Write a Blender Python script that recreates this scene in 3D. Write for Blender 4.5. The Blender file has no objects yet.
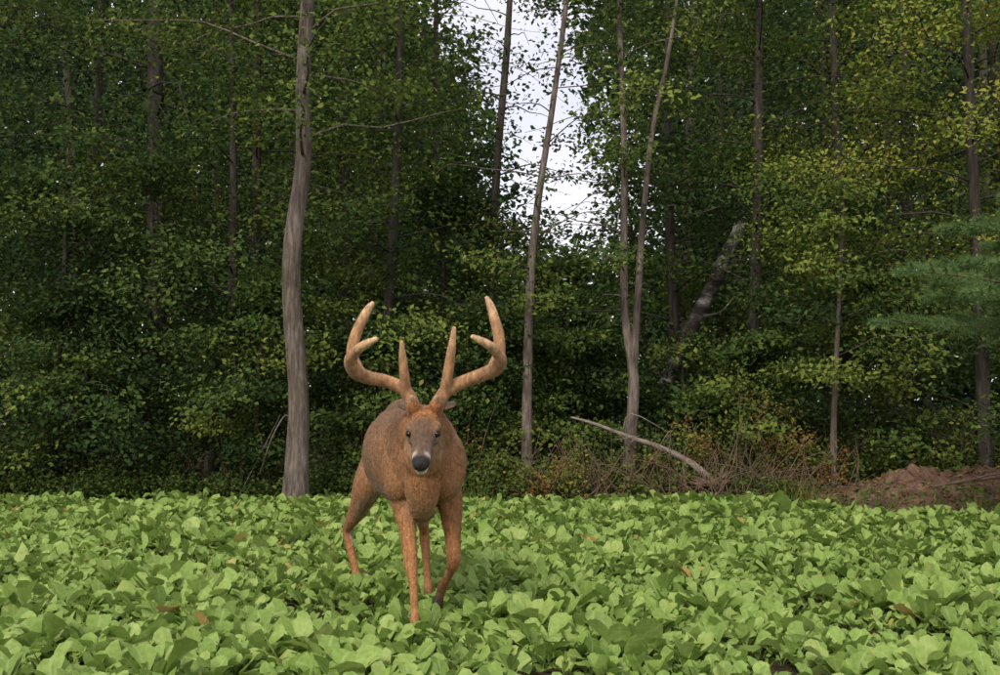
import bpy, math, numpy as np
from mathutils import Vector, Matrix
rng=np.random.default_rng(11)
scene=bpy.context.scene
scene.view_settings.view_transform='Standard'
scene.view_settings.look='None'
scene.view_settings.exposure=0
D=bpy.data

# ---------------------------------------------------------------- helpers
def link(o,parent=None):
    scene.collection.objects.link(o)
    if parent is not None: o.parent=parent
    return o
def empty(name,parent=None):
    e=D.objects.new(name,None); e.empty_display_size=.3
    return link(e,parent)
def mesh_np(name,V,loops,sizes,mat,attrs=None,parent=None,smooth=False,colattr=None):
    V=np.asarray(V,dtype=np.float32); loops=np.asarray(loops,dtype=np.int32).ravel(); sizes=np.asarray(sizes,dtype=np.int32)
    me=D.meshes.new(name)
    me.vertices.add(len(V)); me.vertices.foreach_set('co',V.ravel())
    me.loops.add(len(loops)); me.loops.foreach_set('vertex_index',loops)
    st=np.concatenate([[0],np.cumsum(sizes)[:-1]]).astype(np.int32)
    me.polygons.add(len(sizes)); me.polygons.foreach_set('loop_start',st)
    try: me.polygons.foreach_set('loop_total',sizes)
    except Exception: pass
    me.polygons.foreach_set('use_smooth',np.full(len(sizes),smooth,dtype=bool))
    if attrs:
        for k,a in attrs.items():
            at=me.attributes.new(k,'FLOAT','POINT'); at.data.foreach_set('value',np.asarray(a,dtype=np.float32))
    if colattr is not None:
        at=me.attributes.new('Col','FLOAT_COLOR','POINT')
        c=np.ones((len(V),4),dtype=np.float32); c[:,:3]=colattr
        at.data.foreach_set('color',c.ravel())
    me.update(calc_edges=True); me.validate()
    if mat: me.materials.append(mat)
    o=D.objects.new(name,me)
    return link(o,parent)

def norm(a): return a/np.maximum(np.linalg.norm(a,axis=-1,keepdims=True),1e-9)

def catmull(P,n):
    P=np.asarray(P,float)
    if len(P)==2:
        t=np.linspace(0,1,n+1)[:,None]; return P[0]*(1-t)+P[1]*t
    Q=np.vstack([2*P[0]-P[1],P,2*P[-1]-P[-2]]); out=[]
    for i in range(1,len(Q)-2):
        for k in range(n):
            t=k/n
            out.append(.5*((2*Q[i])+(-Q[i-1]+Q[i+1])*t+(2*Q[i-1]-5*Q[i]+4*Q[i+1]-Q[i+2])*t*t+(-Q[i-1]+3*Q[i]-3*Q[i+1]+Q[i+2])*t**3))
    out.append(Q[-2]); return np.array(out)

class Tubes:
    def __init__(s): s.V=[];s.L=[];s.S=[];s.n=0
    def add(s,P,R,seg=8,sub=4,rough=0.0):
        P=np.asarray(P,float); R=np.asarray(R,float)
        Q=catmull(np.hstack([P,R[:,None]]),sub) if sub>1 else np.hstack([P,R[:,None]])
        C=Q[:,:3]; r=Q[:,3]; m=len(C)
        T=norm(np.gradient(C,axis=0))
        ref=np.array([0,1,0.]) if abs(T[0][2])>.7 else np.array([0,0,1.])
        A=norm(np.cross(T,ref)); B=np.cross(T,A)
        th=np.linspace(0,2*np.pi,seg,endpoint=False)
        rr=r[:,None]*(1+rough*rng.normal(size=(m,seg)))
        V=C[:,None,:]+rr[...,None]*(np.cos(th)[None,:,None]*A[:,None,:]+np.sin(th)[None,:,None]*B[:,None,:])
        i=np.arange(m-1)[:,None]*seg; j=np.arange(seg)[None,:]; j2=(j+1)%seg
        q=np.stack([i+j,i+j2,i+seg+j2,i+seg+j],-1).reshape(-1,4)+s.n
        s.V.append(V.reshape(-1,3)); s.L.append(q.ravel()); s.S.append(np.full(len(q),4))
        cap=np.arange(seg)+s.n+(m-1)*seg
        s.L.append(cap); s.S.append(np.array([seg]))
        s.L.append((np.arange(seg)+s.n)[::-1]); s.S.append(np.array([seg]))
        s.n+=m*seg
    def build(s,name,mat,parent=None):
        return mesh_np(name,np.vstack(s.V),np.concatenate(s.L),np.concatenate(s.S),mat,parent=parent,smooth=True)

class Leaves:
    def __init__(s): s.c=[];s.d=[];s.n=[];s.s=[];s.t=[]
    def add(s,c,d,n,size,tint):
        s.c.append(c);s.d.append(d);s.n.append(n);s.s.append(size);s.t.append(tint)
    def cluster(s,centers,k,spread,size,tint,tilt=.7,out=None,jit=.13):
        M=len(centers); N=M*k
        c=np.repeat(centers,k,0)+np.clip(rng.normal(size=(N,3)),-2,2)*np.array(spread)
        n=norm(np.array([0,0,1.])+tilt*rng.normal(size=(N,3))+(0 if out is None else np.repeat(out,k,0)*.5))
        d=rng.normal(size=(N,3)); d[:,2]-=.5
        d=norm(d-n*np.sum(d*n,1,keepdims=True))
        s.add(c,d,n,size*(.6+.8*rng.random(N)),np.clip(np.repeat(tint,k)+rng.normal(0,jit,N),0,1))
    def build(s,name,mat,parent=None,wid=.34):
        c=np.vstack(s.c);d=np.vstack(s.d);n=np.vstack(s.n);L=np.concatenate(s.s)[:,None];t=np.concatenate(s.t)
        w=np.cross(n,d)
        V=np.stack([c-d*.5*L, c+w*wid*L+n*.09*L-d*.05*L, c+d*.55*L-n*.06*L, c-w*wid*L+n*.09*L-d*.05*L],1).reshape(-1,3)
        N=len(c)
        return mesh_np(name,V,np.arange(4*N),np.full(N,4),mat,attrs={'tint':np.repeat(t,4)},parent=parent)

# ---------------------------------------------------------------- materials
def newmat(name):
    m=D.materials.new(name); m.use_nodes=True
    nt=m.node_tree; nt.nodes.clear()
    return m,nt,nt.nodes,nt.links
def ramp(N,stops):
    r=N.new('ShaderNodeValToRGB'); el=r.color_ramp.elements
    while len(el)>1: el.remove(el[-1])
    el[0].position=stops[0][0]; el[0].color=(*stops[0][1],1)
    for p,c in stops[1:]:
        e=el.new(p); e.color=(*c,1)
    return r
def leaf_mat(name,stops,trans=.3,rough=.55,vein=False):
    m,nt,N,L=newmat(name)
    a=N.new('ShaderNodeAttribute'); a.attribute_name='tint'
    r=ramp(N,stops); L.new(a.outputs['Fac'],r.inputs[0])
    col=r.outputs[0]
    if vein:
        tc=N.new('ShaderNodeTexCoord'); nz=N.new('ShaderNodeTexNoise'); nz.inputs['Scale'].default_value=45; nz.inputs['Detail'].default_value=1
        L.new(tc.outputs['Object'],nz.inputs['Vector'])
        mx=N.new('ShaderNodeMix'); mx.data_type='RGBA'; mx.blend_type='MULTIPLY'; mx.inputs[0].default_value=.6
        rr=ramp(N,[(.3,(.65,.7,.6)),(.7,(1.15,1.1,1.1))]); L.new(nz.outputs[0],rr.inputs[0])
        L.new(col,mx.inputs[6]); L.new(rr.outputs[0],mx.inputs[7])
        u=N.new('ShaderNodeAttribute'); u.attribute_name='u'
        vr=ramp(N,[(0,(1,1,1)),(.16,(0,0,0))]); L.new(u.outputs['Fac'],vr.inputs[0])
        sc=N.new('ShaderNodeMath'); sc.operation='MULTIPLY'; sc.inputs[1].default_value=.4; L.new(vr.outputs[0],sc.inputs[0])
        mv=N.new('ShaderNodeMix'); mv.data_type='RGBA'; L.new(sc.outputs[0],mv.inputs[0])
        L.new(mx.outputs[2],mv.inputs[6]); mv.inputs[7].default_value=(.46,.54,.24,1)
        col=mv.outputs[2]
        p=N.new('ShaderNodeBsdfPrincipled'); p.inputs['Roughness'].default_value=rough
        p.inputs['Specular IOR Level'].default_value=.28
        L.new(col,p.inputs['Base Color'])
    else:
        p=N.new('ShaderNodeBsdfDiffuse'); L.new(col,p.inputs['Color'])
    t=N.new('ShaderNodeBsdfTranslucent'); L.new(col,t.inputs['Color'])
    mix=N.new('ShaderNodeMixShader'); mix.inputs[0].default_value=trans
    L.new(p.outputs[0],mix.inputs[1]); L.new(t.outputs[0],mix.inputs[2])
    o=N.new('ShaderNodeOutputMaterial'); L.new(mix.outputs[0],o.inputs[0])
    return m
def noise_mat(name,stops,scale,mapscale=(1,1,1),bump=.3,bdist=.02,detail=6,rough=.9,second=None):
    m,nt,N,L=newmat(name)
    tc=N.new('ShaderNodeTexCoord'); mp=N.new('ShaderNodeMapping'); mp.inputs['Scale'].default_value=mapscale
    L.new(tc.outputs['Object'],mp.inputs[0])
    nz=N.new('ShaderNodeTexNoise'); nz.inputs['Scale'].default_value=scale; nz.inputs['Detail'].default_value=detail; nz.inputs['Roughness'].default_value=.65
    L.new(mp.outputs[0],nz.inputs['Vector'])
    r=ramp(N,stops); L.new(nz.outputs[0],r.inputs[0]); col=r.outputs[0]
    if second:
        n2=N.new('ShaderNodeTexNoise'); n2.inputs['Scale'].default_value=second[0]; n2.inputs['Detail'].default_value=5
        L.new(tc.outputs['Object'],n2.inputs['Vector'])
        r2=ramp(N,second[1]); L.new(n2.outputs[0],r2.inputs[0])
        mx=N.new('ShaderNodeMix'); mx.data_type='RGBA'; mx.blend_type='MULTIPLY'; mx.inputs[0].default_value=1
        L.new(col,mx.inputs[6]); L.new(r2.outputs[0],mx.inputs[7]); col=mx.outputs[2]
    b=N.new('ShaderNodeBump'); b.inputs['Strength'].default_value=bump; b.inputs['Distance'].default_value=bdist
    L.new(nz.outputs[0],b.inputs['Height'])
    p=N.new('ShaderNodeBsdfPrincipled'); p.inputs['Roughness'].default_value=rough; p.inputs['Specular IOR Level'].default_value=.2
    L.new(col,p.inputs['Base Color']); L.new(b.outputs[0],p.inputs['Normal'])
    o=N.new('ShaderNodeOutputMaterial'); L.new(p.outputs[0],o.inputs[0])
    return m

M_leaf=leaf_mat('forest_leaf',[(0,(.024,.044,.018)),(.35,(.052,.090,.028)),(.7,(.11,.16,.038)),(1,(.21,.25,.055))])
M_leaf_y=leaf_mat('birch_leaf',[(0,(.06,.09,.022)),(.45,(.14,.20,.04)),(.8,(.25,.31,.06)),(1,(.34,.32,.07))],trans=.38)
M_leaf_d=leaf_mat('backdrop_leaf',[(0,(.022,.042,.022)),(.6,(.055,.09,.04)),(1,(.10,.14,.06))],trans=.2)  # far greens lightened: distance haze is painted into the leaf colour
M_field=leaf_mat('turnip_leaf',[(0,(.12,.20,.035)),(.5,(.235,.36,.078)),(.9,(.35,.46,.13)),(.95,(.45,.38,.11)),(1,(.32,.18,.07))],trans=.3,rough=.55,vein=True)
M_shrub=leaf_mat('shrub_leaf',[(0,(.035,.065,.02)),(.5,(.085,.13,.032)),(.85,(.17,.20,.05)),(.95,(.29,.23,.055)),(1,(.2,.10,.04))])
M_needle=leaf_mat('pine_needle',[(0,(.07,.13,.045)),(1,(.18,.28,.10))],trans=.15)
M_bark=noise_mat('grey_bark',[(.3,(.06,.05,.042)),(.5,(.16,.135,.115)),(.72,(.30,.26,.23))],6,(5,5,.8),bump=.9,bdist=.03,second=(2.2,[(.35,(.6,.57,.53)),(.65,(1.1,1.05,1.05))]))
M_bark_d=noise_mat('dark_bark',[(.3,(.025,.022,.018)),(.55,(.065,.056,.046)),(.75,(.12,.105,.088))],6,(5,5,.8),bump=.8,bdist=.03)
M_birch=noise_mat('birch_bark',[(.44,(.035,.03,.027)),(.54,(.11,.10,.09)),(.64,(.42,.40,.38))],3.0,(1,1,2.0),bump=.5,bdist=.02)
M_dead=noise_mat('dead_wood',[(.3,(.10,.08,.065)),(.7,(.30,.25,.21))],9,(1,3,3),bump=.5)
M_twig=noise_mat('twig_wood',[(.3,(.08,.05,.036)),(.7,(.20,.135,.095))],9,bump=.2)
M_dirt=noise_mat('bare_dirt',[(.3,(.06,.035,.023)),(.5,(.14,.083,.055)),(.72,(.25,.165,.115))],7,bump=1,bdist=.08,second=(45,[(.35,(.6,.6,.6)),(.6,(1.1,1.1,1.1))]))
M_ground=noise_mat('ground_soil',[(.3,(.025,.02,.013)),(.5,(.06,.045,.03)),(.7,(.10,.075,.047))],9,bump=.9,bdist=.05,second=(60,[(.35,(.55,.6,.5)),(.6,(1.1,1.1,1.0))]))

# ---------------------------------------------------------------- terrain
def gz(x,y):
    x=np.asarray(x,float); y=np.asarray(y,float)
    w=np.clip((y-11.5)/6,0,1)
    z=.03*np.sin(x*1.7+.5)*np.cos(y*1.3)+w*(.12*np.sin(x*.8+y*.5)+.1*np.sin(x*.37-y*.9))
    return z*np.clip((y-6.5)/3,0,1)
def grid(name,x0,x1,y0,y1,nx,ny,fz,mat):
    X,Y=np.meshgrid(np.linspace(x0,x1,nx),np.linspace(y0,y1,ny))
    Z=fz(X,Y)
    i=np.arange(ny-1)[:,None]*nx; j=np.arange(nx-1)[None,:]
    q=np.stack([i+j,i+j+1,i+nx+j+1,i+nx+j],-1).reshape(-1,4)
    return mesh_np(name,np.stack([X,Y,Z],-1).reshape(-1,3),q,np.full(len(q),4),mat,smooth=True)
xs=np.concatenate([np.linspace(-400,-20,12),np.linspace(-19,19,120),np.linspace(20,400,12)])
ys=np.concatenate([np.linspace(-200,-8,8),np.linspace(-7,32,120),np.linspace(34,600,12)])
X,Y=np.meshgrid(xs,ys); Z=gz(X,Y)
nx=len(xs); ny=len(ys); i=np.arange(ny-1)[:,None]*nx; j=np.arange(nx-1)[None,:]
q=np.stack([i+j,i+j+1,i+nx+j+1,i+nx+j],-1).reshape(-1,4)
mesh_np('ground',np.stack([X,Y,Z],-1).reshape(-1,3),q,np.full(len(q),4),M_ground,smooth=True)

def edge_y(x):   # far edge of the planted field
    x=np.asarray(x,float)
    return 11.75+.18*np.sin(x*1.3)+.1*np.sin(x*3.1)-1.5*np.clip((x-2.2)/2.2,0,1)
def mound(x,y):
    cx=np.clip((x-2.2)/2.4,0,1); cx=cx*cx*(3-2*cx)
    yy=(y-11.5-.1*np.sin(x*1.7))/1.0
    h=(.40*np.exp(-yy**2*1.4))*cx
    h=h*(1+.16*np.sin(x*2.1+y*2)+.10*np.sin(x*6.3-y*7.1)+.07*np.sin(x*17+y*13)+.05*np.sin(x*31-y*23))
    return gz(x,y)+h-.03
grid('dirt_bank',2.0,11,9.7,14,260,130,mound,M_dirt)

# ---------------------------------------------------------------- turnip field
def turnip_field():
    sp=.088
    gx=np.arange(-8.5,8.5,sp); gy=np.arange(2.7,12.1,sp)
    X,Y=np.meshgrid(gx,gy); X=X.ravel(); Y=Y.ravel()
    X=X+rng.uniform(-.05,.05,len(X)); Y=Y+rng.uniform(-.05,.05,len(Y))
    dens=np.sin(X*2.1+1.3*np.sin(Y*1.7))*np.sin(Y*2.6+X*.7)+.5*np.sin(X*5.3+Y*3.9)
    keep=(Y<edge_y(X)-.02+.14*rng.normal(size=len(X)))&(np.abs(X)<.5*Y+.8)
    keep&=(rng.random(len(X))<np.clip(.9+dens*.4,.3,1))
    for bx,by,br in [(-1.75,4.35,.2),(-1.0,4.0,.2),(1.15,4.35,.18),(.75,4.9,.13),(1.9,4.7,.12),(-.1,4.1,.13),(-.5,4.7,.1)]:
        keep&=((X-bx)**2+((Y-by)*.8)**2>br**2)|(rng.random(len(X))<.2)
    X=X[keep];Y=Y[keep];dens=dens[keep]; n=len(X)
    nl=8
    psize=(.92+.2*dens+.28*rng.normal(size=n)).clip(.4,1.75)
    az=(rng.random(n)[:,None]*6.283+np.arange(nl)[None,:]*2.4+rng.normal(0,.25,(n,nl))).ravel()
    age=np.tile(np.linspace(0,1,nl),n)
    K=n*nl
    Lf=np.repeat(psize,nl)*(.142-.035*age)*(.75+.5*rng.random(K))
    e0=np.radians(58+27*age+rng.normal(0,10,K)); e1=np.radians(-6+40*age+rng.normal(0,25,K))
    rows=6; tt=np.array([0,.40,.54,.72,.90,1.0])
    wprof=np.array([.014,.018,.13,.235,.205,.085])
    u=np.array([-1,0,1.])
    r=np.zeros((K,rows)); h=np.zeros((K,rows))
    for k in range(1,rows):
        tm=(tt[k]+tt[k-1])/2; e=e0*(1-tm)+e1*tm; dl=Lf*(tt[k]-tt[k-1])
        r[:,k]=r[:,k-1]+np.cos(e)*dl; h[:,k]=h[:,k-1]+np.sin(e)*dl
    wid=wprof[None,:]*Lf[:,None]*(.75+.5*rng.random((K,1)))*(1+.10*rng.normal(size=(K,rows)))
    roll=rng.normal(0,.45,(K,1,1)); cup=rng.normal(.2,.32,(K,1,1))
    lat=u[None,None,:]*wid[:,:,None]
    hh=h[:,:,None]+np.abs(lat)*cup+lat*roll+rng.normal(0,.09,(K,rows,3))*wid[:,:,None]
    rr=r[:,:,None]-np.abs(lat)*.2+.01
    ca=np.cos(az)[:,None,None]; sa=np.sin(az)[:,None,None]
    px=np.repeat(X,nl)[:,None,None]; py=np.repeat(Y,nl)[:,None,None]
    VX=px+rr*ca-lat*sa; VY=py+rr*sa+lat*ca; VZ=gz(px,py)+hh+.005
    V=np.stack([VX,VY,VZ],-1).reshape(-1,3)
    a=np.arange(rows-1)[:,None]*3+np.arange(2)[None,:]
    q=np.stack([a,a+1,a+4,a+3],-1).reshape(-1,4)
    Q=(q[None]+(np.arange(K)*rows*3)[:,None,None]).reshape(-1,4)
    tint=np.clip(.45+.10*np.repeat(dens,nl)+.15*age+np.repeat(rng.normal(0,.11,n),nl)+rng.normal(0,.15,K),0,.9)
    dry=rng.random(K)<.009; tint[dry]=rng.uniform(.94,1,dry.sum())
    uu=np.tile(np.abs(u),K*rows)
    mesh_np('turnip_field',V,Q,np.full(len(Q),4),M_field,attrs={'tint':np.repeat(tint,rows*3),'u':uu},smooth=True)
turnip_field()

# ---------------------------------------------------------------- trees
def gap_keep(c):
    """canopy opening above an old trail that leaves the clearing: a leaning slot in world space,
    plus the gap torn by the fallen birch, and thinning of crowns well above / beside the clearing edge"""
    x,y,z=c[:,0],c[:,1],c[:,2]
    xc=.1345*y-.35*z+.30+.14*np.sin(z*3+y)+.12*np.sin(z*7.3)
    w=(.050+.014*np.sin(z*2.3+1))*y
    inside=(np.abs(x-xc)<w)&(z>1.15+(.15+.02*np.sin(x*5))*y)
    k=(~inside)|(rng.random(len(c))<np.where(y<14.5,.22,0.03))
    bl=2.29+(z-1.66)*.494
    k&=~((np.abs(x*14/y-bl)<.32)&(z>1.35*y/14)&(z<3.5)&(y<14.05)&(rng.random(len(c))<.82))
    k&=~((z>.42*y+1.6)&(rng.random(len(c))<.5))
    k&=~((np.abs(x)>.5*y+2.2)&(rng.random(len(c))<.6))
    return k

def tree(name,pts,rad,h0,R,nl,leaf=.06,k=36,tint=.45,mat=M_leaf,bark=M_bark_d,seg=10,droop=.25,cl=9,rough=.03,extra=None):
    E=empty(name)
    T=Tubes(); T.add(pts,rad,seg=seg,sub=6,rough=rough)
    if extra:
        for p_,r_ in extra: T.add(p_,r_,seg=8,sub=6,rough=rough)
    P=np.asarray(pts,float); H=P[-1][2]
    LV=Leaves(); allc=[];allo=[];allt=[]
    az=rng.random()*6.28
    for i in range(nl):
        f=(i+rng.random())/nl; z=h0+(H-h0)*f
        base=np.array([np.interp(z,P[:,2],P[:,0]),np.interp(z,P[:,2],P[:,1]),z])
        rb=np.interp(z,P[:,2],rad)
        az+=2.4+rng.normal(0,.4)
        Ln=R*(.55+.6*np.sin(np.pi*min(1,.25+.75*f)))*rng.uniform(.55,1.15)*(1-.5*f**4)
        d=np.array([math.cos(az),math.sin(az),0]); up=rng.uniform(.1,.55)
        t=np.linspace(0,1,5)
        b=base+d*(t*Ln)[:,None]+np.array([0,0,1.])*((up*t-droop*t*t*1.3)*Ln)[:,None]+rng.normal(0,.06*Ln,(5,3))*t[:,None]
        T.add(b,np.linspace(max(.006,rb*.24),.003,5),seg=5,sub=2)
        tl=rng.uniform(.15,1.05,cl)
        cc=np.stack([np.interp(tl,t,b[:,a]) for a in range(3)],1)
        side=np.array([-d[1],d[0],0])
        off=rng.normal(0,.36,cl)*Ln*.6*(1.1-.6*tl)
        cc=cc+side*off[:,None]+np.array([0,0,1.])*rng.normal(0,.06*Ln,cl)[:,None]
        allc.append(cc); allo.append(np.repeat(d[None],cl,0)); allt.append(np.full(cl,tint+rng.normal(0,.2))+.12*(tl-.5)+rng.normal(0,.09,cl))
    c=np.vstack(allc); o=np.vstack(allo); tn=np.concatenate(allt)
    m=gap_keep(c)&(c[:,2]>.15); c=c[m];o=o[m];tn=tn[m]
    sp=R*.06+.055
    LV.cluster(c,k,(sp*1.35,sp*1.35,sp*.5),leaf,tn,out=o,tilt=.6)
    T.build('trunk_and_limbs',bark,E)
    LV.build('foliage',mat,E)
    return E

tree('maple_tree',[(-2.15,11.3,-.05),(-2.14,11.3,.25),(-2.12,11.3,1.16),(-2.20,11.3,2.2),(-2.20,11.3,2.85),(-2.10,11.32,3.7),(-2.12,11.35,4.55),(-2.09,11.4,5.5),(-2.0,11.5,8.5)],
     [.185,.135,.108,.10,.095,.088,.078,.072,.03],3.6,2.1,22,k=36,tint=.65,bark=M_bark,seg=16,rough=.025)
tree('young_ash_tree',[(.31,12.3,-.05),(.31,12.3,1.1),(.34,12.3,2.3),(.38,12.3,2.9),(.46,12.3,3.6),(.60,12.3,4.5),(.77,12.3,5.75),(.95,12.3,7.5)],
     [.075,.058,.052,.046,.04,.035,.03,.015],2.2,1.1,24,k=26,cl=8,tint=.6,bark=M_bark)
tree('young_maple_tree',[(1.46,12.2,-.05),(1.47,12.2,.6),(1.52,12.2,1.4),(1.42,12.2,2.3),(1.43,12.2,4.0),(1.39,12.25,5.7),(1.4,12.3,7.8)],
     [.10,.075,.062,.048,.038,.03,.015],2.3,1.15,24,k=30,cl=9,tint=.58,bark=M_bark,
     extra=[([(1.51,12.2,1.35),(1.57,12.18,2.3),(1.65,12.15,3.4),(1.76,12.15,4.3),(1.93,12.1,5.1),(2.1,12.1,6.2)],[.05,.042,.035,.03,.025,.015])])
tree('hemlock_tree',[(-4.8,15,-.1),(-4.83,15,2.5),(-4.87,15,4.5),(-4.95,15,8),(-5,15,11)],[.2,.14,.12,.09,.03],3.2,2.4,26,tint=.3,seg=12,droop=.5)
tree('ash_tree',[(3.2,13.5,-.1),(3.19,13.5,1.5),(3.24,13.5,3),(3.3,13.5,4.8),(3.4,13.6,8)],[.11,.085,.07,.06,.02],2.2,1.8,28,tint=.42)
tree('sapling',[(3.70,12,-.05),(3.72,12,.8),(3.76,12,1.5),(3.82,12,2.5),(3.9,12,3.6)],[.045,.036,.03,.022,.01],1.2,1.0,18,k=30,cl=8,tint=.6,bark=M_bark)
tree('oak_tree',[(-.12,14.2,-.1),(-.10,14.2,2),(-.06,14.2,4),(.1,14.2,6),(.2,14.2,8)],[.09,.07,.055,.045,.02],1.8,1.2,20,tint=.3)
tree('birch_tree',[(5.6,12.4,-.1),(5.55,12.4,3),(5.5,12.4,6),(5.5,12.4,9)],[.09,.07,.05,.02],2.0,2.3,46,leaf=.052,k=50,tint=.68,mat=M_leaf_y,bark=M_bark_d,cl=11)
tree('birch_tree',[(4.3,13.6,-.1),(4.35,13.6,3),(4.3,13.6,6),(4.3,13.6,9.5)],[.10,.075,.05,.02],2.2,1.9,30,leaf=.055,k=42,tint=.52,mat=M_leaf_y,bark=M_bark_d,cl=11)
names=['maple_tree','oak_tree','beech_tree','ash_tree']
spec=[(-6.6,12.9,9,2.2,.5,1.2),(-5.4,12.8,4.2,1.6,.4,.4),(-4.2,13.0,4.2,1.6,.35,.4),(-3.3,13.4,8,1.9,.6,1.0),(-1.45,13.1,8.5,1.7,.6,.9),(-.7,13.8,4.2,1.3,.38,.4),
      (-7.6,15,10,2.6,.5,1.6),(-6.2,16,11,2.6,.4,1.5),(-3.6,15.8,11,2.5,.5,1.4),(-2.2,15.5,10,2.2,.55,1.4),(-.9,17,9.5,2.0,.45,1.5),(2.35,14.4,9,1.7,.5,.8),(2.5,16.6,5,2.2,.35,.4),
      (4.9,16,10,2.5,.45,1.4),(6.9,14.6,10,2.5,.6,1.3),(7.6,12.4,9,2.3,.65,1.3),(3.6,17.5,10,2.4,.4,1.4),(-8.8,13,8,2.3,.38,1.),(8.9,16,10,2.6,.45,1.3),(-4.9,18.5,12,2.8,.45,1.6),
      (-1.6,19.5,11,2.5,.4,2.),(0.9,15.8,3.2,1.3,.35,.4),(6.4,18,11,2.8,.4,1.6),(2.0,13.4,2.0,1.0,.45,.4),(1.0,13.4,2.0,1.0,.42,.35),(4.9,12.9,2.6,1.3,.48,.4),(6.4,12.5,2.4,1.3,.48,.4),
      (-2.9,12.5,2.6,1.1,.42,.4),(-1.2,12.6,2.1,1.0,.42,.35),(-.2,12.9,2.2,1.0,.45,.35),(3.1,12.9,1.9,1.0,.48,.35),(-4.9,12.6,2.5,1.2,.35,.35)]
for i,(x,y,H,R,tn,hb) in enumerate(spec):
    lx=rng.normal(0,.25)
    r0=.026+.007*H
    small=H<5.5
    tree(names[i%4],[(x,y,-.15),(x+lx*.3,y,H*.25),(x+lx*.6+rng.normal(0,.08),y,H*.5),(x+lx,y,H)],[r0,r0*.8,r0*.62,.02],
         hb,R,26 if small else 36,leaf=.06 if y<14.5 else .085,k=38 if y<14.5 else 26,tint=tn,cl=10,bark=M_bark_d)
T=Tubes(); T.add([(1.50,13.9,-.1),(2.29,14,1.66),(2.70,14.02,2.49),(3.11,14.05,3.32),(3.22,14.06,3.55)],[.115,.10,.095,.082,.03],seg=14,sub=8,rough=.06)
T.add([(2.95,14.02,2.95),(3.05,13.8,3.15),(3.1,13.6,3.5)],[.028,.016,.008],seg=6,sub=4)
T.add([(2.6,14,2.25),(2.85,13.8,2.3),(3.0,13.6,2.5)],[.025,.015,.008],seg=6,sub=4)
T.build('leaning_birch_trunk',M_birch)
T=Tubes(); T.add([(.80,12.1,.97),(1.05,12.05,.90),(1.42,12,.76),(1.79,11.95,.63),(2.12,11.9,.46),(2.35,11.8,.25)],[.010,.018,.025,.032,.038,.042],seg=10,sub=6,rough=.08)
for a in range(6):
    t=rng.uniform(.1,.8); b=np.array([.8+1.4*t,12.1-.2*t,.97-.5*t]); 
    T.add([b,b+[rng.normal(0,.12),-.1,rng.uniform(-.05,.25)],b+[rng.normal(0,.25),-.2,rng.uniform(-.1,.4)]],[.010,.006,.003],seg=5,sub=3)
T.build('fallen_log',M_dead)
T=Tubes()
for a in range(420):
    if a<300: c=np.array([rng.normal(2.6,.55),rng.normal(11.7,.22),abs(rng.normal(0,.12))])
    else: c=np.array([rng.normal(1.0,.35),rng.normal(11.85,.12),abs(rng.normal(0,.1))])
    an=rng.uniform(0,6.28); el=rng.uniform(.1,1.4); Ln=rng.uniform(.25,.95)
    d=np.array([math.cos(an)*math.cos(el),.5*math.sin(an)*math.cos(el),math.sin(el)])
    T.add([c,c+d*Ln*.5+rng.normal(0,.04,3),c+d*Ln+[rng.normal(0,.07),0,-.05]],[rng.uniform(.004,.009),.004,.0015],seg=4,sub=3)
for c in [(2.15,11.75,.2),(2.3,11.7,.25)]:
    c=np.array(c)
    for a in range(9):
        an=rng.uniform(0,6.28); d=np.array([math.cos(an),.4*math.sin(an),rng.uniform(.0,.7)])
        T.add([c,c+d*.14,c+d*.26+rng.normal(0,.04,3)],[.035,.02,.005],seg=6,sub=3,rough=.1)
T.build('brush_pile',M_twig)
T=Tubes(); T.add([(4.3,10.75,.30),(4.7,10.8,.36),(5.2,10.9,.40),(5.6,10.9,.44)],[.012,.02,.02,.012],seg=7,sub=4,rough=.1)
T.add([(4.7,10.8,.36),(4.9,10.75,.42),(5.1,10.7,.44)],[.012,.01,.004],seg=5,sub=3)
T.build('dead_branch',M_twig)
T=Tubes(); 
T.add([(-2.65,11.9,.35),(-2.5,11.8,.75),(-2.35,11.8,1.0),(-2.28,11.8,.85)],[.010,.008,.006,.003],seg=5)
T.add([(-2.9,12,.1),(-2.6,12,.7),(-2.45,12,1.0)],[.008,.006,.003],seg=5)
T.build('bare_sapling',M_dead)

# ---------------------------------------------------------------- shrubs and weeds along the edge
def shrub(name,x,y,H,R,n,tint,mat=M_shrub,leaf=.045,k=18):
    E=empty(name); T=Tubes(); LV=Leaves(); cs=[];os_=[];ts=[]
    z0=float(gz(x,y))
    for i in range(n):
        an=rng.random()*6.28; rr=R*math.sqrt(rng.random()); h=H*rng.uniform(.5,1.2)
        p0=np.array([x+.25*rr*math.cos(an),y+.25*rr*math.sin(an),z0-.02]); p2=np.array([x+rr*math.cos(an),y+rr*math.sin(an),z0+h])
        p1=(p0+p2)/2+[0,0,.12*h]
        T.add([p0,p1,p2],[.007,.005,.002],seg=4,sub=3)
        t=rng.uniform(.05,1.05,9)[:,None]
        cs.append(p0*(1-t)**2+2*p1*t*(1-t)+p2*t*t); os_.append(np.repeat([[math.cos(an),math.sin(an),0]],9,0)); ts.append(tint+rng.normal(0,.12)+.25*(t[:,0]-.5))
    c=np.vstack(cs)
    LV.cluster(c,k,(.08,.08,.06),leaf,np.concatenate(ts)+rng.normal(0,.08,len(c)),out=np.vstack(os_))
    T.build('stems',M_twig,E); LV.build('leaves',mat,E)
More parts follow.
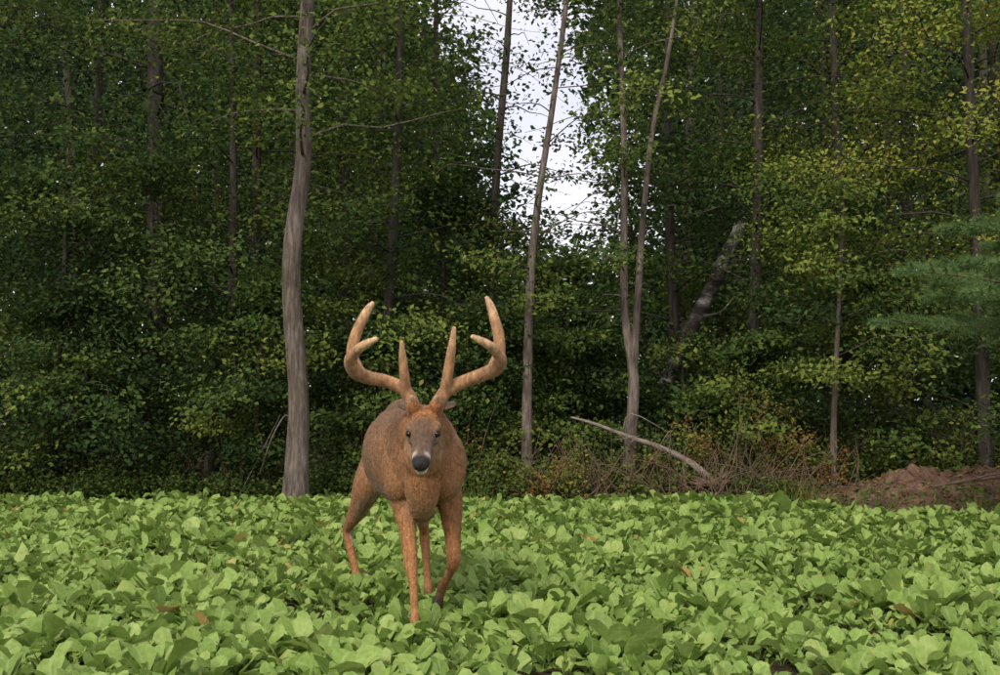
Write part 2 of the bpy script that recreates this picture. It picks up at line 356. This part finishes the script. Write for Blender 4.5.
for x in np.arange(-8,8.5,.5):
    if 2.3<x<3.2: continue
    yy=float(edge_y(x))+ (.42 if x<3 else 2.3)+rng.uniform(0,.5)
    hh=rng.uniform(.5,1.25) if x<-.3 else rng.uniform(.45,.85)
    shrub('shrub',x+rng.uniform(-.2,.2),yy,hh,.5,13,.25 if x<-.3 else .45)
for (x,y,h,t) in [(.1,11.95,.45,.6),(.75,12.0,.5,.75),(1.5,11.85,.42,.65),(1.9,11.9,.5,.65),(3.9,12.5,.8,.5),(4.6,12.9,.9,.55),(-.2,12.1,.65,.55),(2.4,12.3,.9,.65),(3.1,12.3,1.0,.78),(2.8,12.5,1.25,.5),(5.3,12.7,.9,.6),(6.2,12.5,1.0,.5),(3.5,12.2,.7,.8),(.4,11.9,.35,.8),(-.8,12.0,.6,.5)]:
    shrub('goldenrod_plant' if t>.6 else 'shrub',x,y,h,.42,13,t,leaf=.042)
n=3600
wx=rng.uniform(-.6,9,n); wy=edge_y(wx)+np.abs(rng.normal(0,.35,n))-.02
m=~((wx>3.2)&(rng.random(n)<.9)); wx=wx[m];wy=wy[m];n=len(wx)
wz=gz(wx,wy); hgt=rng.uniform(.08,.40,n); bend=rng.normal(0,.09,(n,2))
W=rng.uniform(.003,.007,n)
p0=np.stack([wx-W,wy,wz],1);p1=np.stack([wx+W,wy,wz],1)
p2=np.stack([wx+W*.7+bend[:,0]*.4,wy+bend[:,1]*.4,wz+hgt*.6],1);p3=np.stack([wx-W*.7+bend[:,0]*.4,wy+bend[:,1]*.4,wz+hgt*.6],1)
p4=np.stack([wx+bend[:,0],wy+bend[:,1],wz+hgt],1)
V=np.stack([p0,p1,p2,p3,p4],1).reshape(-1,3)
b=np.arange(n)[:,None]*5
Lp=np.hstack([b+np.array([[0,1,2,3]]),b+np.array([[3,2,4]])]).ravel()
mesh_np('weeds',V,Lp,np.tile([4,3],n),M_shrub,attrs={'tint':np.repeat(rng.uniform(.3,1,n),5)})
LV=Leaves(); N0=3600; c=np.stack([rng.uniform(-9,9,N0),np.zeros(N0),np.zeros(N0)],1); c[:,1]=edge_y(c[:,0])+np.abs(rng.normal(0,.45,N0)); c=c[(c[:,0]<3.1)|(rng.random(N0)<.16)]; c[:,2]=gz(c[:,0],c[:,1])+rng.uniform(.03,.3,len(c))
LV.cluster(c,9,(.08,.08,.05),.045,rng.uniform(.15,.65,len(c))); LV.build('groundcover',M_shrub)
LV=Leaves(); n=9000; c=np.stack([rng.uniform(-8,8,n),rng.uniform(10.2,15,n),np.zeros(n)],1); c=c[c[:,1]>edge_y(c[:,0])-.1]
c[:,2]=np.where(c[:,0]>2.4,np.maximum(mound(c[:,0],c[:,1]),gz(c[:,0],c[:,1])),gz(c[:,0],c[:,1]))+.015
LV.cluster(c,1,(.01,.01,.003),.05,np.full(len(c),1.),tilt=.35); LV.build('leaf_litter',M_shrub)

# ---------------------------------------------------------------- young pine at right
def pine(name,x,y,H,R,h0):
    E=empty(name); T=Tubes(); T.add([(x,y,-.05),(x,y,H*.5),(x,y,H)],[.07,.045,.01],seg=9,sub=4)
    C=[];Dn=[]
    nw=8
    for w in range(nw):
        z=h0+(H-h0)*w/nw; Ln=R*(1-.85*w/nw)
        for a in range(7):
            an=a*.9+w*.5+rng.normal(0,.12); d=np.array([math.cos(an),math.sin(an),0])
            L_=Ln*rng.uniform(.8,1.1); t=np.linspace(0,1,5)
            b=np.array([x,y,z+rng.normal(0,.05)])+d*(t*L_)[:,None]+np.array([0,0,1.])*((.22*t-.1*t*t)*L_)[:,None]
            T.add(b,np.linspace(.018,.004,5),seg=5,sub=2)
            side=np.array([-d[1],d[0],0])
            for tt in np.arange(.15,1.0,.06):
                p=np.array([np.interp(tt,t,b[:,q_]) for q_ in range(3)])
                for s_ in (-1,1):
                    dd=norm(d*.8+side*s_*rng.uniform(.6,1)+np.array([0,0,rng.normal(.15,.22)])); tl=(.38*(1-tt)+.1)*L_*.75
                    T.add([p,p+dd*tl],[.004,.002],seg=3,sub=1)
                    for v in np.arange(.15,1.01,.09):
                        C.append(p+dd*tl*v); Dn.append(dd)
            C.append(b[-1]); Dn.append(d)
    C=np.array(C);Dn=np.array(Dn); k=20; N=len(C)*k
    c=np.repeat(C,k,0); d=norm(np.repeat(Dn,k,0)*.7+rng.normal(0,.6,(N,3))); L_=rng.uniform(.05,.09,N)[:,None]
    sd=norm(np.cross(d,rng.normal(size=(N,3))))*.0018
    V=np.stack([c-sd,c+sd,c+d*L_],1).reshape(-1,3)
    T.build('trunk_and_branches',M_twig,E)
    mesh_np('needles',V,np.arange(3*N),np.full(N,3),M_needle,attrs={'tint':np.repeat(np.clip(rng.normal(.5,.25,N),0,1),3)},parent=E)
pine('white_pine_tree',4.75,8.6,3.1,1.8,1.7)

# ---------------------------------------------------------------- distant forest mass
n=5600
x=rng.uniform(-28,28,n); y=rng.uniform(20,34,n); top=11+2.5*np.sin(x*.7)+1.5*np.sin(x*1.9+y)+.25*(y-20)
z=rng.random(n)**.9*top
c=np.stack([x,y,z],1)
def corridor(c,w,e): return (np.abs(c[:,0]-(.1345*c[:,1]-.35*c[:,2]+.30))<w*c[:,1])&(c[:,2]>1.15+e*c[:,1])
c=c[gap_keep(c)]; c=c[~corridor(c,.064,.145)]
LV=Leaves(); LV.cluster(c,34,(.7,.7,.42),.15,.45+.25*np.sin(c[:,0]*1.3+c[:,2])+rng.normal(0,.1,len(c)))
n=5400
x=rng.uniform(-42,42,n); y=rng.uniform(38,48,n); top=19+2.5*np.sin(x*.5)+1.5*np.sin(x*1.3+y)
z=rng.random(n)*top; c=np.stack([x,y,z],1); c=c[~corridor(c,.088,.125)]
LV.cluster(c,20,(1.0,1.0,.8),.6,.4+.25*np.sin(c[:,0]*.9+c[:,2])+rng.normal(0,.1,len(c)))
LV.build('distant_forest',M_leaf_d)
T=Tubes()
for a in range(22):
    x=rng.uniform(-16,16); y=rng.uniform(18,30)
    if abs(x-(.05*y+.3))<.09*y: continue
    H=rng.uniform(9,14); T.add([(x,y,-.3),(x+rng.normal(0,.15),y,H*.5),(x+rng.normal(0,.4),y,H)],[.13,.09,.03],seg=8,sub=4)
T.build('distant_tree_trunks',M_bark_d)

# ---------------------------------------------------------------- the buck
deer=empty('whitetail_buck')
def ico():
    import bmesh
    bm=bmesh.new(); bmesh.ops.create_icosphere(bm,subdivisions=3,radius=1)
    v=np.array([p.co[:] for p in bm.verts]); f=np.array([[q_.index for q_ in g.verts] for g in bm.faces]); bm.free(); return v,f
IV,IF=ico()
class Blob:
    def __init__(s): s.V=[];s.F=[];s.n=0;s.tp=[];s.tr=[];s.tc=[]
    def ell(s,c,r,A=None,col=(.2,.1,.05)):
        r=np.array(r if hasattr(r,'__len__') else (r,r,r),float); c=np.array(c,float)
        v=IV*r
        if A is not None: v=v@A.T
        s.V.append(v+c); s.F.append(IF+s.n); s.n+=len(v)
        s.tp.append(c); s.tr.append(r.min()); s.tc.append(col)
    def chain(s,P,R,cols,A=None,sub=7):
        P=np.array(P,float); R=np.array(R,float)
        if R.ndim==1: R=np.repeat(R[:,None],3,1)
        C=np.array(cols,float)
        if C.ndim==1: C=np.repeat(C[None],len(P),0)
        Q=catmull(np.hstack([P,R]),sub); t=np.linspace(0,len(P)-1,len(Q))
        for k,q_ in enumerate(Q):
            cc=[np.interp(t[k],np.arange(len(P)),C[:,a]) for a in range(3)]
            s.ell(q_[:3],np.maximum(q_[3:],.004),A,cc)
    def surface(s,voxel,smooth):
        me=D.meshes.new('tmp'); V=np.vstack(s.V); F=np.vstack(s.F)
        me.from_pydata(V.tolist(),[],F.tolist()); o=D.objects.new('tmp',me); scene.collection.objects.link(o)
        m=o.modifiers.new('r','REMESH'); m.mode='VOXEL'; m.voxel_size=voxel
        m=o.modifiers.new('s','SMOOTH'); m.factor=.5; m.iterations=smooth
        dg=bpy.context.evaluated_depsgraph_get(); dg.update()
        ev=o.evaluated_get(dg); em=ev.to_mesh()
        n=len(em.vertices); co=np.empty(n*3,np.float32); em.vertices.foreach_get('co',co); co=co.reshape(-1,3)
        no=np.empty(n*3,np.float32); em.vertices.foreach_get('normal',no); no=no.reshape(-1,3)
        li=np.empty(len(em.loops),np.int32); em.loops.foreach_get('vertex_index',li)
        ls=np.empty(len(em.polygons),np.int32); em.polygons.foreach_get('loop_total',ls)
        ev.to_mesh_clear(); D.objects.remove(o); D.meshes.remove(me)
        tp=np.array(s.tp);tr=np.array(s.tr);tc=np.array(s.tc)
        col=np.zeros((n,3))
        for a in range(0,n,4000):
            d=np.linalg.norm(co[a:a+4000,None]-tp[None],axis=2)-tr[None]
            d-=d.min(1,keepdims=True)
            w=np.exp(-d/.018); col[a:a+4000]=(w@tc)/w.sum(1,keepdims=True)
        return co,no,li,ls,col
GREY=(.195,.112,.062); RUF=(.29,.138,.056); LEG=(.32,.15,.058); DARK=(.075,.05,.036); WHT=(.55,.49,.42); NECK=(.255,.13,.06); BELLY=(.32,.20,.12)
B=Blob()
bd=norm(np.array([.24,-1.2,0]))
sdv=norm(np.array([1.2,.24,0])); upv=np.array([0,0,1.])
A=np.stack([sdv,bd,upv],1)
trunk=[(-.605,6.48,.93),(-.58,6.30,.91),(-.54,6.05,.885),(-.485,5.78,.865),(-.425,5.52,.865),(-.38,5.32,.87),(-.36,5.20,.87)]
tr=[(.12,.10,.15),(.185,.14,.215),(.218,.15,.23),(.254,.15,.26),(.228,.14,.268),(.16,.12,.25),(.11,.08,.17)]
B.chain(trunk,tr,[GREY,GREY,GREY,GREY,GREY,NECK,RUF],A=A,sub=6)
B.chain([(-.40,5.42,1.03),(-.46,5.7,1.04),(-.53,6.05,1.06),(-.58,6.3,1.05),(-.6,6.45,.98)],[.085,.09,.10,.10,.08],GREY,sub=5)
B.chain([(-.368,5.18,.86),(-.372,5.17,.74),(-.378,5.24,.64),(-.40,5.45,.60)],[(.09,.09,.09),(.085,.08,.09),(.065,.07,.06),(.075,.08,.06)],[RUF,RUF,BELLY,BELLY],sub=6)
B.chain([(-.40,5.45,.96),(-.375,5.30,.975),(-.362,5.18,1.0),(-.357,5.10,1.03)],[(.16,.16,.17),(.14,.14,.155),(.12,.12,.13),(.09,.09,.095)],[GREY,NECK,RUF,RUF],sub=6)
B.chain([(-.366,5.22,.80),(-.358,5.14,.89),(-.356,5.08,.965)],[.11,.105,.082],[RUF,RUF,BELLY],sub=5)
for sx in (-.51,-.255):
    B.chain([(sx*.35-.385*.65,5.50,1.0),(sx,5.40,.86),(sx+(.012 if sx<-.38 else -.012),5.30,.74)],[(.06,.09,.08),(.082,.12,.12),(.070,.08,.085)],[GREY,NECK,NECK],A=A,sub=6)
B.ell((-.70,6.28,.83),(.10,.17,.22),A,GREY); B.ell((-.47,6.26,.82),(.10,.17,.22),A,GREY)
HOOF=(.03,.025,.02)
B.chain([(-.495,5.35,.76),(-.475,5.34,.64),(-.447,5.26,.52),(-.425,5.165,.385),(-.410,5.115,.30),(-.400,5.08,.19),(-.394,5.055,.12),(-.392,5.03,.065),(-.39,5.00,.02)],
        [(.075,.09,.10),(.058,.085,.08),(.039,.050,.05),(.033,.036,.038),(.021,.024,.026),(.019,.022,.026),(.025,.028,.026),(.020,.024,.024),(.028,.040,.026)],[NECK,RUF,LEG,LEG,LEG,LEG,LEG,DARK,HOOF],sub=8)
B.chain([(-.268,5.34,.76),(-.246,5.36,.63),(-.234,5.34,.50),(-.228,5.32,.375),(-.243,5.40,.315),(-.272,5.49,.25),(-.292,5.545,.21),(-.305,5.56,.165),(-.318,5.545,.12)],
        [(.075,.09,.10),(.059,.085,.08),(.041,.050,.055),(.035,.037,.04),(.023,.025,.026),(.020,.023,.024),(.026,.028,.028),(.021,.024,.024),(.027,.030,.034)],[NECK,RUF,LEG,LEG,LEG,LEG,LEG,DARK,HOOF],sub=8)
B.chain([(-.69,6.28,.80),(-.745,6.12,.68),(-.815,6.24,.54),(-.895,6.42,.42),(-.91,6.46,.37),(-.883,6.41,.27),(-.850,6.36,.17),(-.838,6.34,.12),(-.825,6.31,.07),(-.815,6.28,.02)],
        [(.11,.15,.14),(.085,.11,.10),(.052,.075,.07),(.028,.038,.04),(.030,.038,.038),(.023,.027,.03),(.021,.024,.03),(.027,.029,.028),(.022,.026,.024),(.029,.04,.026)],[GREY,NECK,LEG,LEG,LEG,LEG,LEG,LEG,DARK,HOOF],sub=8)
B.chain([(-.46,6.24,.80),(-.44,6.02,.66),(-.445,6.10,.54),(-.437,6.21,.42),(-.435,6.23,.37),(-.418,6.12,.27),(-.40,5.99,.17),(-.392,5.94,.12),(-.385,5.90,.07),(-.38,5.86,.02)],
        [(.11,.15,.14),(.08,.11,.10),(.048,.072,.07),(.027,.038,.04),(.029,.038,.038),(.022,.027,.03),(.020,.024,.03),(.026,.029,.028),(.022,.026,.024),(.029,.04,.026)],[GREY,NECK,LEG,LEG,LEG,LEG,LEG,LEG,DARK,HOOF],sub=8)
B.chain([(-.61,6.56,1.0),(-.62,6.62,.92),(-.63,6.63,.78)],[.04,.045,.02],[GREY,GREY,WHT],sub=5)
O=np.array([-.352,5.065,1.068]); f=norm(np.array([-.015,-.79,-.61])); s_=norm(np.array([.79,-.015,0])); u_=np.cross(f,s_)
if u_[2]<0: u_=-u_
HA=np.stack([s_,f,u_],1)
def H(a,b,c): return O+f*a+s_*b+u_*c
SKULL=(.19,.098,.048); FACE=(.105,.064,.040)
B.chain([H(-.02,0,-.02),H(.05,0,.0),H(.11,0,0),H(.17,0,-.008),H(.23,0,-.016),H(.28,0,-.022),H(.305,0,-.026)],
        [(.068,.06,.066),(.076,.06,.066),(.067,.05,.058),(.051,.045,.048),(.044,.04,.041),(.042,.03,.036),(.036,.02,.03)],[RUF,SKULL,FACE,FACE,FACE,(.085,.055,.038),DARK],A=HA,sub=6)
B.chain([H(.03,0,-.06),H(.11,0,-.062),H(.19,0,-.062),H(.265,0,-.067),H(.295,0,-.067)],[(.055,.05,.04),(.044,.04,.036),(.034,.03,.028),(.031,.022,.022),(.026,.018,.019)],[BELLY,BELLY,WHT,WHT,WHT],A=HA,sub=6)
for sg in(-1,1):
    B.ell(H(.098,sg*.062,.030),(.024,.034,.018),HA,SKULL)
    B.ell(H(.09,sg*.052,-.03),(.03,.055,.035),HA,SKULL)
    B.ell(H(.285,sg*.024,-.020),(.018,.022,.022),HA,DARK)
    B.chain([H(.0,sg*.045,.05),H(.0,sg*.052,.075)],[.034,.030],RUF,sub=3)
co,no,li,ls,col=B.surface(.0065,3)
rel=co-O; ha=rel@f; hb=rel@s_; hc=rel@u_
inh=(ha>.0)&(ha<.36)&(np.abs(hb)<.12)&(np.abs(hc)<.12)&(co[:,1]<5.12)
def blend(m,c,w=1.0):
    w=(np.clip(m,0,1)*w)[:,None]; col[:]=col*(1-w)+np.array(c)*w
sm=lambda x,a,b: np.clip((x-a)/(b-a),0,1)
blend(inh*sm(ha,.05,.10)*sm(hc,.0,.03)*(1-sm(np.abs(hb),.03,.055)),(.085,.052,.034),.5)
for sg in(-1,1):
    d=np.sqrt((ha-.124)**2+(hb-sg*.067)**2+((hc-.010)*1.1)**2)
    blend(inh*(1-sm(d,.022,.030)),(.26,.18,.12),.7)
    blend(inh*(1-sm(d,.017,.023)),(.02,.014,.011),1)
ring=inh*np.exp(-((ha-.262)/.011)**2)*sm(np.abs(hb),.012,.034)
blend(ring,WHT,.85)
blend(inh*sm(ha,.17,.23)*sm(-hc,.046,.058),WHT,.95)
blend(inh*sm(ha,.275,.287)*sm(hc,-.048,-.042),(.02,.018,.018),1)
blend(inh*(ha>.2)*np.exp(-((hc+.049)/.003)**2),(.03,.02,.018),.9)
blend(inh*(1-sm(ha,.03,.085))*sm(hc,.03,.05),(.28,.118,.042),.9)
thr=np.exp(-(((co[:,0]+.356)/.06)**2+((co[:,1]-5.03)/.08)**2+((co[:,2]-.93)/.05)**2)); blend(thr*(~inh),(.50,.40,.30),.7)
under=(no[:,2]<-.45)&(co[:,2]>.45)&(co[:,1]>5.35); blend(under*1.0,(.36,.27,.20),.4)
blend(sm(no[:,2],.3,.9)*sm(co[:,2],.95,1.1)*(co[:,1]>5.2),(.14,.09,.056),.65)
inner=((no[:,0]>.5)&(co[:,0]<-.6)&(co[:,2]<.7)&(co[:,2]>.3)&(co[:,1]>5.9)); blend(inner*1.0,(.5,.42,.33),.6)
jit=1+.07*np.sin(co[:,0]*31+co[:,2]*17)*np.sin(co[:,1]*23)+.08*np.sin(co[:,0]*13-co[:,2]*9+co[:,1]*7)+rng.normal(0,.06,len(co)); col*=jit[:,None]; col=np.clip(col,.01,1)
def col_mat(name,rough=.75,scale=220,bump=.35,sheen=.05,lo=.6):
    m,nt,N,L=newmat(name)
    a=N.new('ShaderNodeVertexColor'); a.layer_name='Col'
    tc=N.new('ShaderNodeTexCoord'); mp=N.new('ShaderNodeMapping'); mp.inputs['Scale'].default_value=(1,.6,.35); L.new(tc.outputs['Object'],mp.inputs[0])
    nz=N.new('ShaderNodeTexNoise'); nz.inputs['Scale'].default_value=scale; nz.inputs['Detail'].default_value=4; L.new(mp.outputs[0],nz.inputs['Vector'])
    r=ramp(N,[(.3,(lo,lo,lo)),(.7,(1.25,1.25,1.25))]); L.new(nz.outputs[0],r.inputs[0])
    mx=N.new('ShaderNodeMix'); mx.data_type='RGBA'; mx.blend_type='MULTIPLY'; mx.inputs[0].default_value=1; L.new(a.outputs[0],mx.inputs[6]); L.new(r.outputs[0],mx.inputs[7])
    b=N.new('ShaderNodeBump'); b.inputs['Strength'].default_value=bump; b.inputs['Distance'].default_value=.006; L.new(nz.outputs[0],b.inputs['Height'])
    p=N.new('ShaderNodeBsdfPrincipled'); p.inputs['Roughness'].default_value=rough; p.inputs['Specular IOR Level'].default_value=.2; p.inputs['Sheen Weight'].default_value=sheen; p.inputs['Sheen Roughness'].default_value=.5
    L.new(mx.outputs[2],p.inputs['Base Color']); L.new(b.outputs[0],p.inputs['Normal'])
    o=N.new('ShaderNodeOutputMaterial'); L.new(p.outputs[0],o.inputs[0]); return m
M_coat=col_mat('deer_coat',scale=90); M_velvet=col_mat('antler_velvet',scale=60,sheen=.2)
def body_obj(name,S,mat):
    co,no,li,ls,col=S
    return mesh_np(name,co,li,ls,mat,parent=deer,smooth=True,colattr=col)
body_obj('body',(co,no,li,ls,col),M_coat)
def fur(name,S,n,Lr,lift,mat,flowf,w=.0011,mask=None):
    co,no,li,ls,col=S
    q_=li.reshape(-1,4) if (ls==4).all() else None
    if q_ is None: return
    e=np.linalg.norm(np.cross(co[q_[:,1]]-co[q_[:,0]],co[q_[:,3]]-co[q_[:,0]]),axis=1)
    idx=rng.choice(len(q_),n,p=e/e.sum()); a=rng.random((n,1));b=rng.random((n,1)); Q=q_[idx]
    def bil(X): return X[Q[:,0]]*(1-a)*(1-b)+X[Q[:,1]]*a*(1-b)+X[Q[:,2]]*a*b+X[Q[:,3]]*(1-a)*b
    p=bil(co);nn=norm(bil(no));c=bil(col)*rng.uniform(.6,1.35,(n,1))
    if mask is not None:
        k=mask(p,c); p=p[k];nn=nn[k];c=c[k]; n=len(p)
    fl=flowf(p); fl=norm(fl-nn*np.sum(fl*nn,1,keepdims=True)); d=norm(fl+nn*lift+rng.normal(0,.18,(n,3)))
    sd=norm(np.cross(d,nn+.3*rng.normal(size=(n,3))))*w; L_=rng.uniform(Lr[0],Lr[1],(n,1))
    V=np.stack([p-sd,p+sd,p+d*L_],1).reshape(-1,3)
    mesh_np(name,V,np.arange(3*n),np.full(n,3),mat,parent=deer,colattr=np.repeat(np.clip(c,0,1),3,0))
def flow(p):
    fl=np.tile(-bd*.8+np.array([0,0,-.5]),(len(p),1)); leg=p[:,2]<.6; fl[leg]=[0,0.1,-1]
    rel=p-O; h=(rel@f>.0)&(p[:,1]<5.12)&(np.abs(p[:,0]+.355)<.12); fl[h]=-f; return fl
fur('fur',(co,no,li,ls,col),120000,(.007,.014),.26,M_coat,flow,w=.0014,mask=lambda p,c:~(((p-O)@f>.07)&(p[:,1]<5.08)))
An=Blob(); VC=(.40,.225,.11); VL=(.60,.40,.23); VB=(.26,.13,.06)
def beam(P,R,cols): An.chain(P,np.array(R)*1.1,cols,sub=9)
beam([(-.402,5.06,1.10),(-.425,5.09,1.165),(-.468,5.11,1.212),(-.542,5.11,1.245),(-.625,5.06,1.262),(-.672,4.98,1.29),(-.685,4.91,1.335),(-.655,4.86,1.375),(-.607,4.82,1.405),(-.556,4.80,1.428)],
     [.034,.029,.029,.028,.029,.031,.027,.022,.018,.011],[VB,VB,VC,VC,VC,VC,VC,VC,VL,VL])
beam([(-.655,5.03,1.275),(-.692,5.03,1.36),(-.685,5.03,1.44),(-.655,5.04,1.52),(-.622,5.05,1.585),(-.602,5.05,1.612)],[.026,.025,.024,.022,.017,.010],[VC,VC,VC,VC,VL,VL])
beam([(-.445,5.10,1.19),(-.452,5.07,1.27),(-.457,5.05,1.34),(-.462,5.03,1.425)],[.024,.021,.018,.010],[VC,VC,VC,VL])
beam([(-.308,5.06,1.10),(-.285,5.09,1.155),(-.25,5.11,1.203),(-.179,5.11,1.240),(-.09,5.06,1.272),(-.025,4.98,1.298),(.002,4.91,1.335),(-.018,4.86,1.377),(-.063,4.82,1.41),(-.121,4.80,1.438)],
     [.034,.030,.030,.029,.029,.031,.027,.022,.018,.011],[VB,VB,VC,VC,VC,VC,VC,VC,VL,VL])
beam([(-.045,5.03,1.285),(-.005,5.03,1.37),(-.005,5.03,1.45),(-.024,5.04,1.53),(-.045,5.05,1.60),(-.062,5.05,1.637)],[.026,.025,.024,.022,.017,.010],[VC,VC,VC,VC,VL,VL])
beam([(-.262,5.10,1.185),(-.246,5.07,1.28),(-.232,5.05,1.37),(-.216,5.03,1.49)],[.025,.023,.020,.011],[VC,VC,VC,VL])
for sg in(-1,1):
    b0=H(-.01,sg*.052,.085); beam([b0,b0+np.array([sg*.006,-.03,.03])],[.022,.010],[VC,VL])
S=An.surface(.006,4); S[4][:]*= (1+.16*np.sin(S[0][:,0]*60)*np.sin(S[0][:,2]*47)+rng.normal(0,.07,len(S[0])))[:,None]
body_obj('antlers',S,M_velvet)
fur('velvet_hair',S,30000,(.003,.006),1.2,M_velvet,lambda p:np.tile([0,0,1.],(len(p),1)),w=.0008)
for sg in(-1,1):
    base=H(-.035,sg*.06,.03); ax=norm(np.array([sg*.45,.85,.22])); w_=norm(np.cross(ax,np.array([0,0.3,1.]))); n_=np.cross(w_,ax)
    if n_[0]*sg<0: n_=-n_
    rows,cols=14,9; V=[];C=[]
    for i in range(rows):
        t=i/(rows-1); w=.046*(math.sin(math.pi*min(1,t*.88+.12))**.7)*(1-.15*t)+.002
        for j in range(cols):
            v=(j/(cols-1)*2-1); V.append(base+ax*(t*.16)+w_*(v*w)+n_*((v*v)*w*.55-w*.3)); C.append((.26,.18,.12) if abs(v)<.7 else (.15,.09,.055))
    i=np.arange(rows-1)[:,None]*cols; j=np.arange(cols-1)[None]; q_=np.stack([i+j,i+j+1,i+cols+j+1,i+cols+j],-1).reshape(-1,4)
    e=mesh_np('ear',V,q_,np.full(len(q_),4),M_coat,parent=deer,smooth=True,colattr=np.array(C))
    md=e.modifiers.new('t','SOLIDIFY'); md.thickness=.007
m_eye,nt,N,L=newmat('deer_eye'); p=N.new('ShaderNodeBsdfPrincipled'); p.inputs['Base Color'].default_value=(.010,.007,.005,1); p.inputs['Roughness'].default_value=.15; p.inputs['Specular IOR Level'].default_value=.3; o=N.new('ShaderNodeOutputMaterial'); L.new(p.outputs[0],o.inputs[0])
M_nose=noise_mat('wet_nose',[(.3,(.014,.012,.012)),(.7,(.035,.032,.03))],160,bump=.5,bdist=.003,rough=.45)
def ellobj(name,c,r,A_,mat):
    return mesh_np(name,(IV*np.array(r))@A_.T+c,IF,np.full(len(IF),3),mat,parent=deer,smooth=True)
for sg in(-1,1):
    ellobj('eye',H(.125,sg*.064,.012),(.0175,.019,.016),HA,m_eye)
    ellobj('nostril',H(.319,sg*.019,-.026),(.007,.005,.0085),HA,m_eye)
ellobj('nose',H(.302,0,-.022),(.034,.018,.023),HA,M_nose)

# ---------------------------------------------------------------- sky, sun, camera
w=D.worlds.new('World'); scene.world=w; w.use_nodes=True; nt=w.node_tree; nt.nodes.clear(); N=nt.nodes; L=nt.links
EL,AZ=42,205   # degrees; sun behind the camera, through thin cloud
sk=N.new('ShaderNodeTexSky'); sk.sky_type='NISHITA'; sk.sun_disc=False; sk.sun_elevation=math.radians(EL); sk.sun_rotation=math.radians(AZ); sk.dust_density=3; sk.air_density=.9; sk.ozone_density=.8
tc=N.new('ShaderNodeTexCoord'); nz=N.new('ShaderNodeTexNoise'); nz.inputs['Scale'].default_value=2.5; nz.inputs['Detail'].default_value=4; L.new(tc.outputs['Generated'],nz.inputs['Vector'])
cr=ramp(N,[(.3,(.5,.5,.5)),(.6,(.9,.9,.9))]); L.new(nz.outputs[0],cr.inputs[0])
mx=N.new('ShaderNodeMix'); mx.data_type='RGBA'; L.new(cr.outputs[0],mx.inputs[0]); L.new(sk.outputs[0],mx.inputs[6]); mx.inputs[7].default_value=(8.6,8.2,8.7,1)
bg=N.new('ShaderNodeBackground'); bg.inputs[1].default_value=.15
o=N.new('ShaderNodeOutputWorld'); L.new(mx.outputs[2],bg.inputs[0]); L.new(bg.outputs[0],o.inputs[0])
sd=D.lights.new('sun','SUN'); sd.energy=2.7; sd.angle=math.radians(14); sd.color=(1,.92,.78)
so=D.objects.new('sun',sd); link(so)
el=math.radians(EL); az=math.radians(AZ)
dirv=Vector((math.sin(az)*math.cos(el),math.cos(az)*math.cos(el),math.sin(el)))
so.rotation_euler=dirv.to_track_quat('Z','Y').to_euler(); so.location=(0,-5,10)
cd=D.cameras.new('camera'); cd.sensor_width=36; cd.lens=38.6; cd.clip_end=1500; cd.clip_start=.05
cam=D.objects.new('camera',cd); link(cam); cam.location=(0,0,1.15); cam.rotation_euler=(math.radians(93.4),0,0)
scene.camera=cam
print('FACES',sum(len(m.polygons) for m in D.meshes))
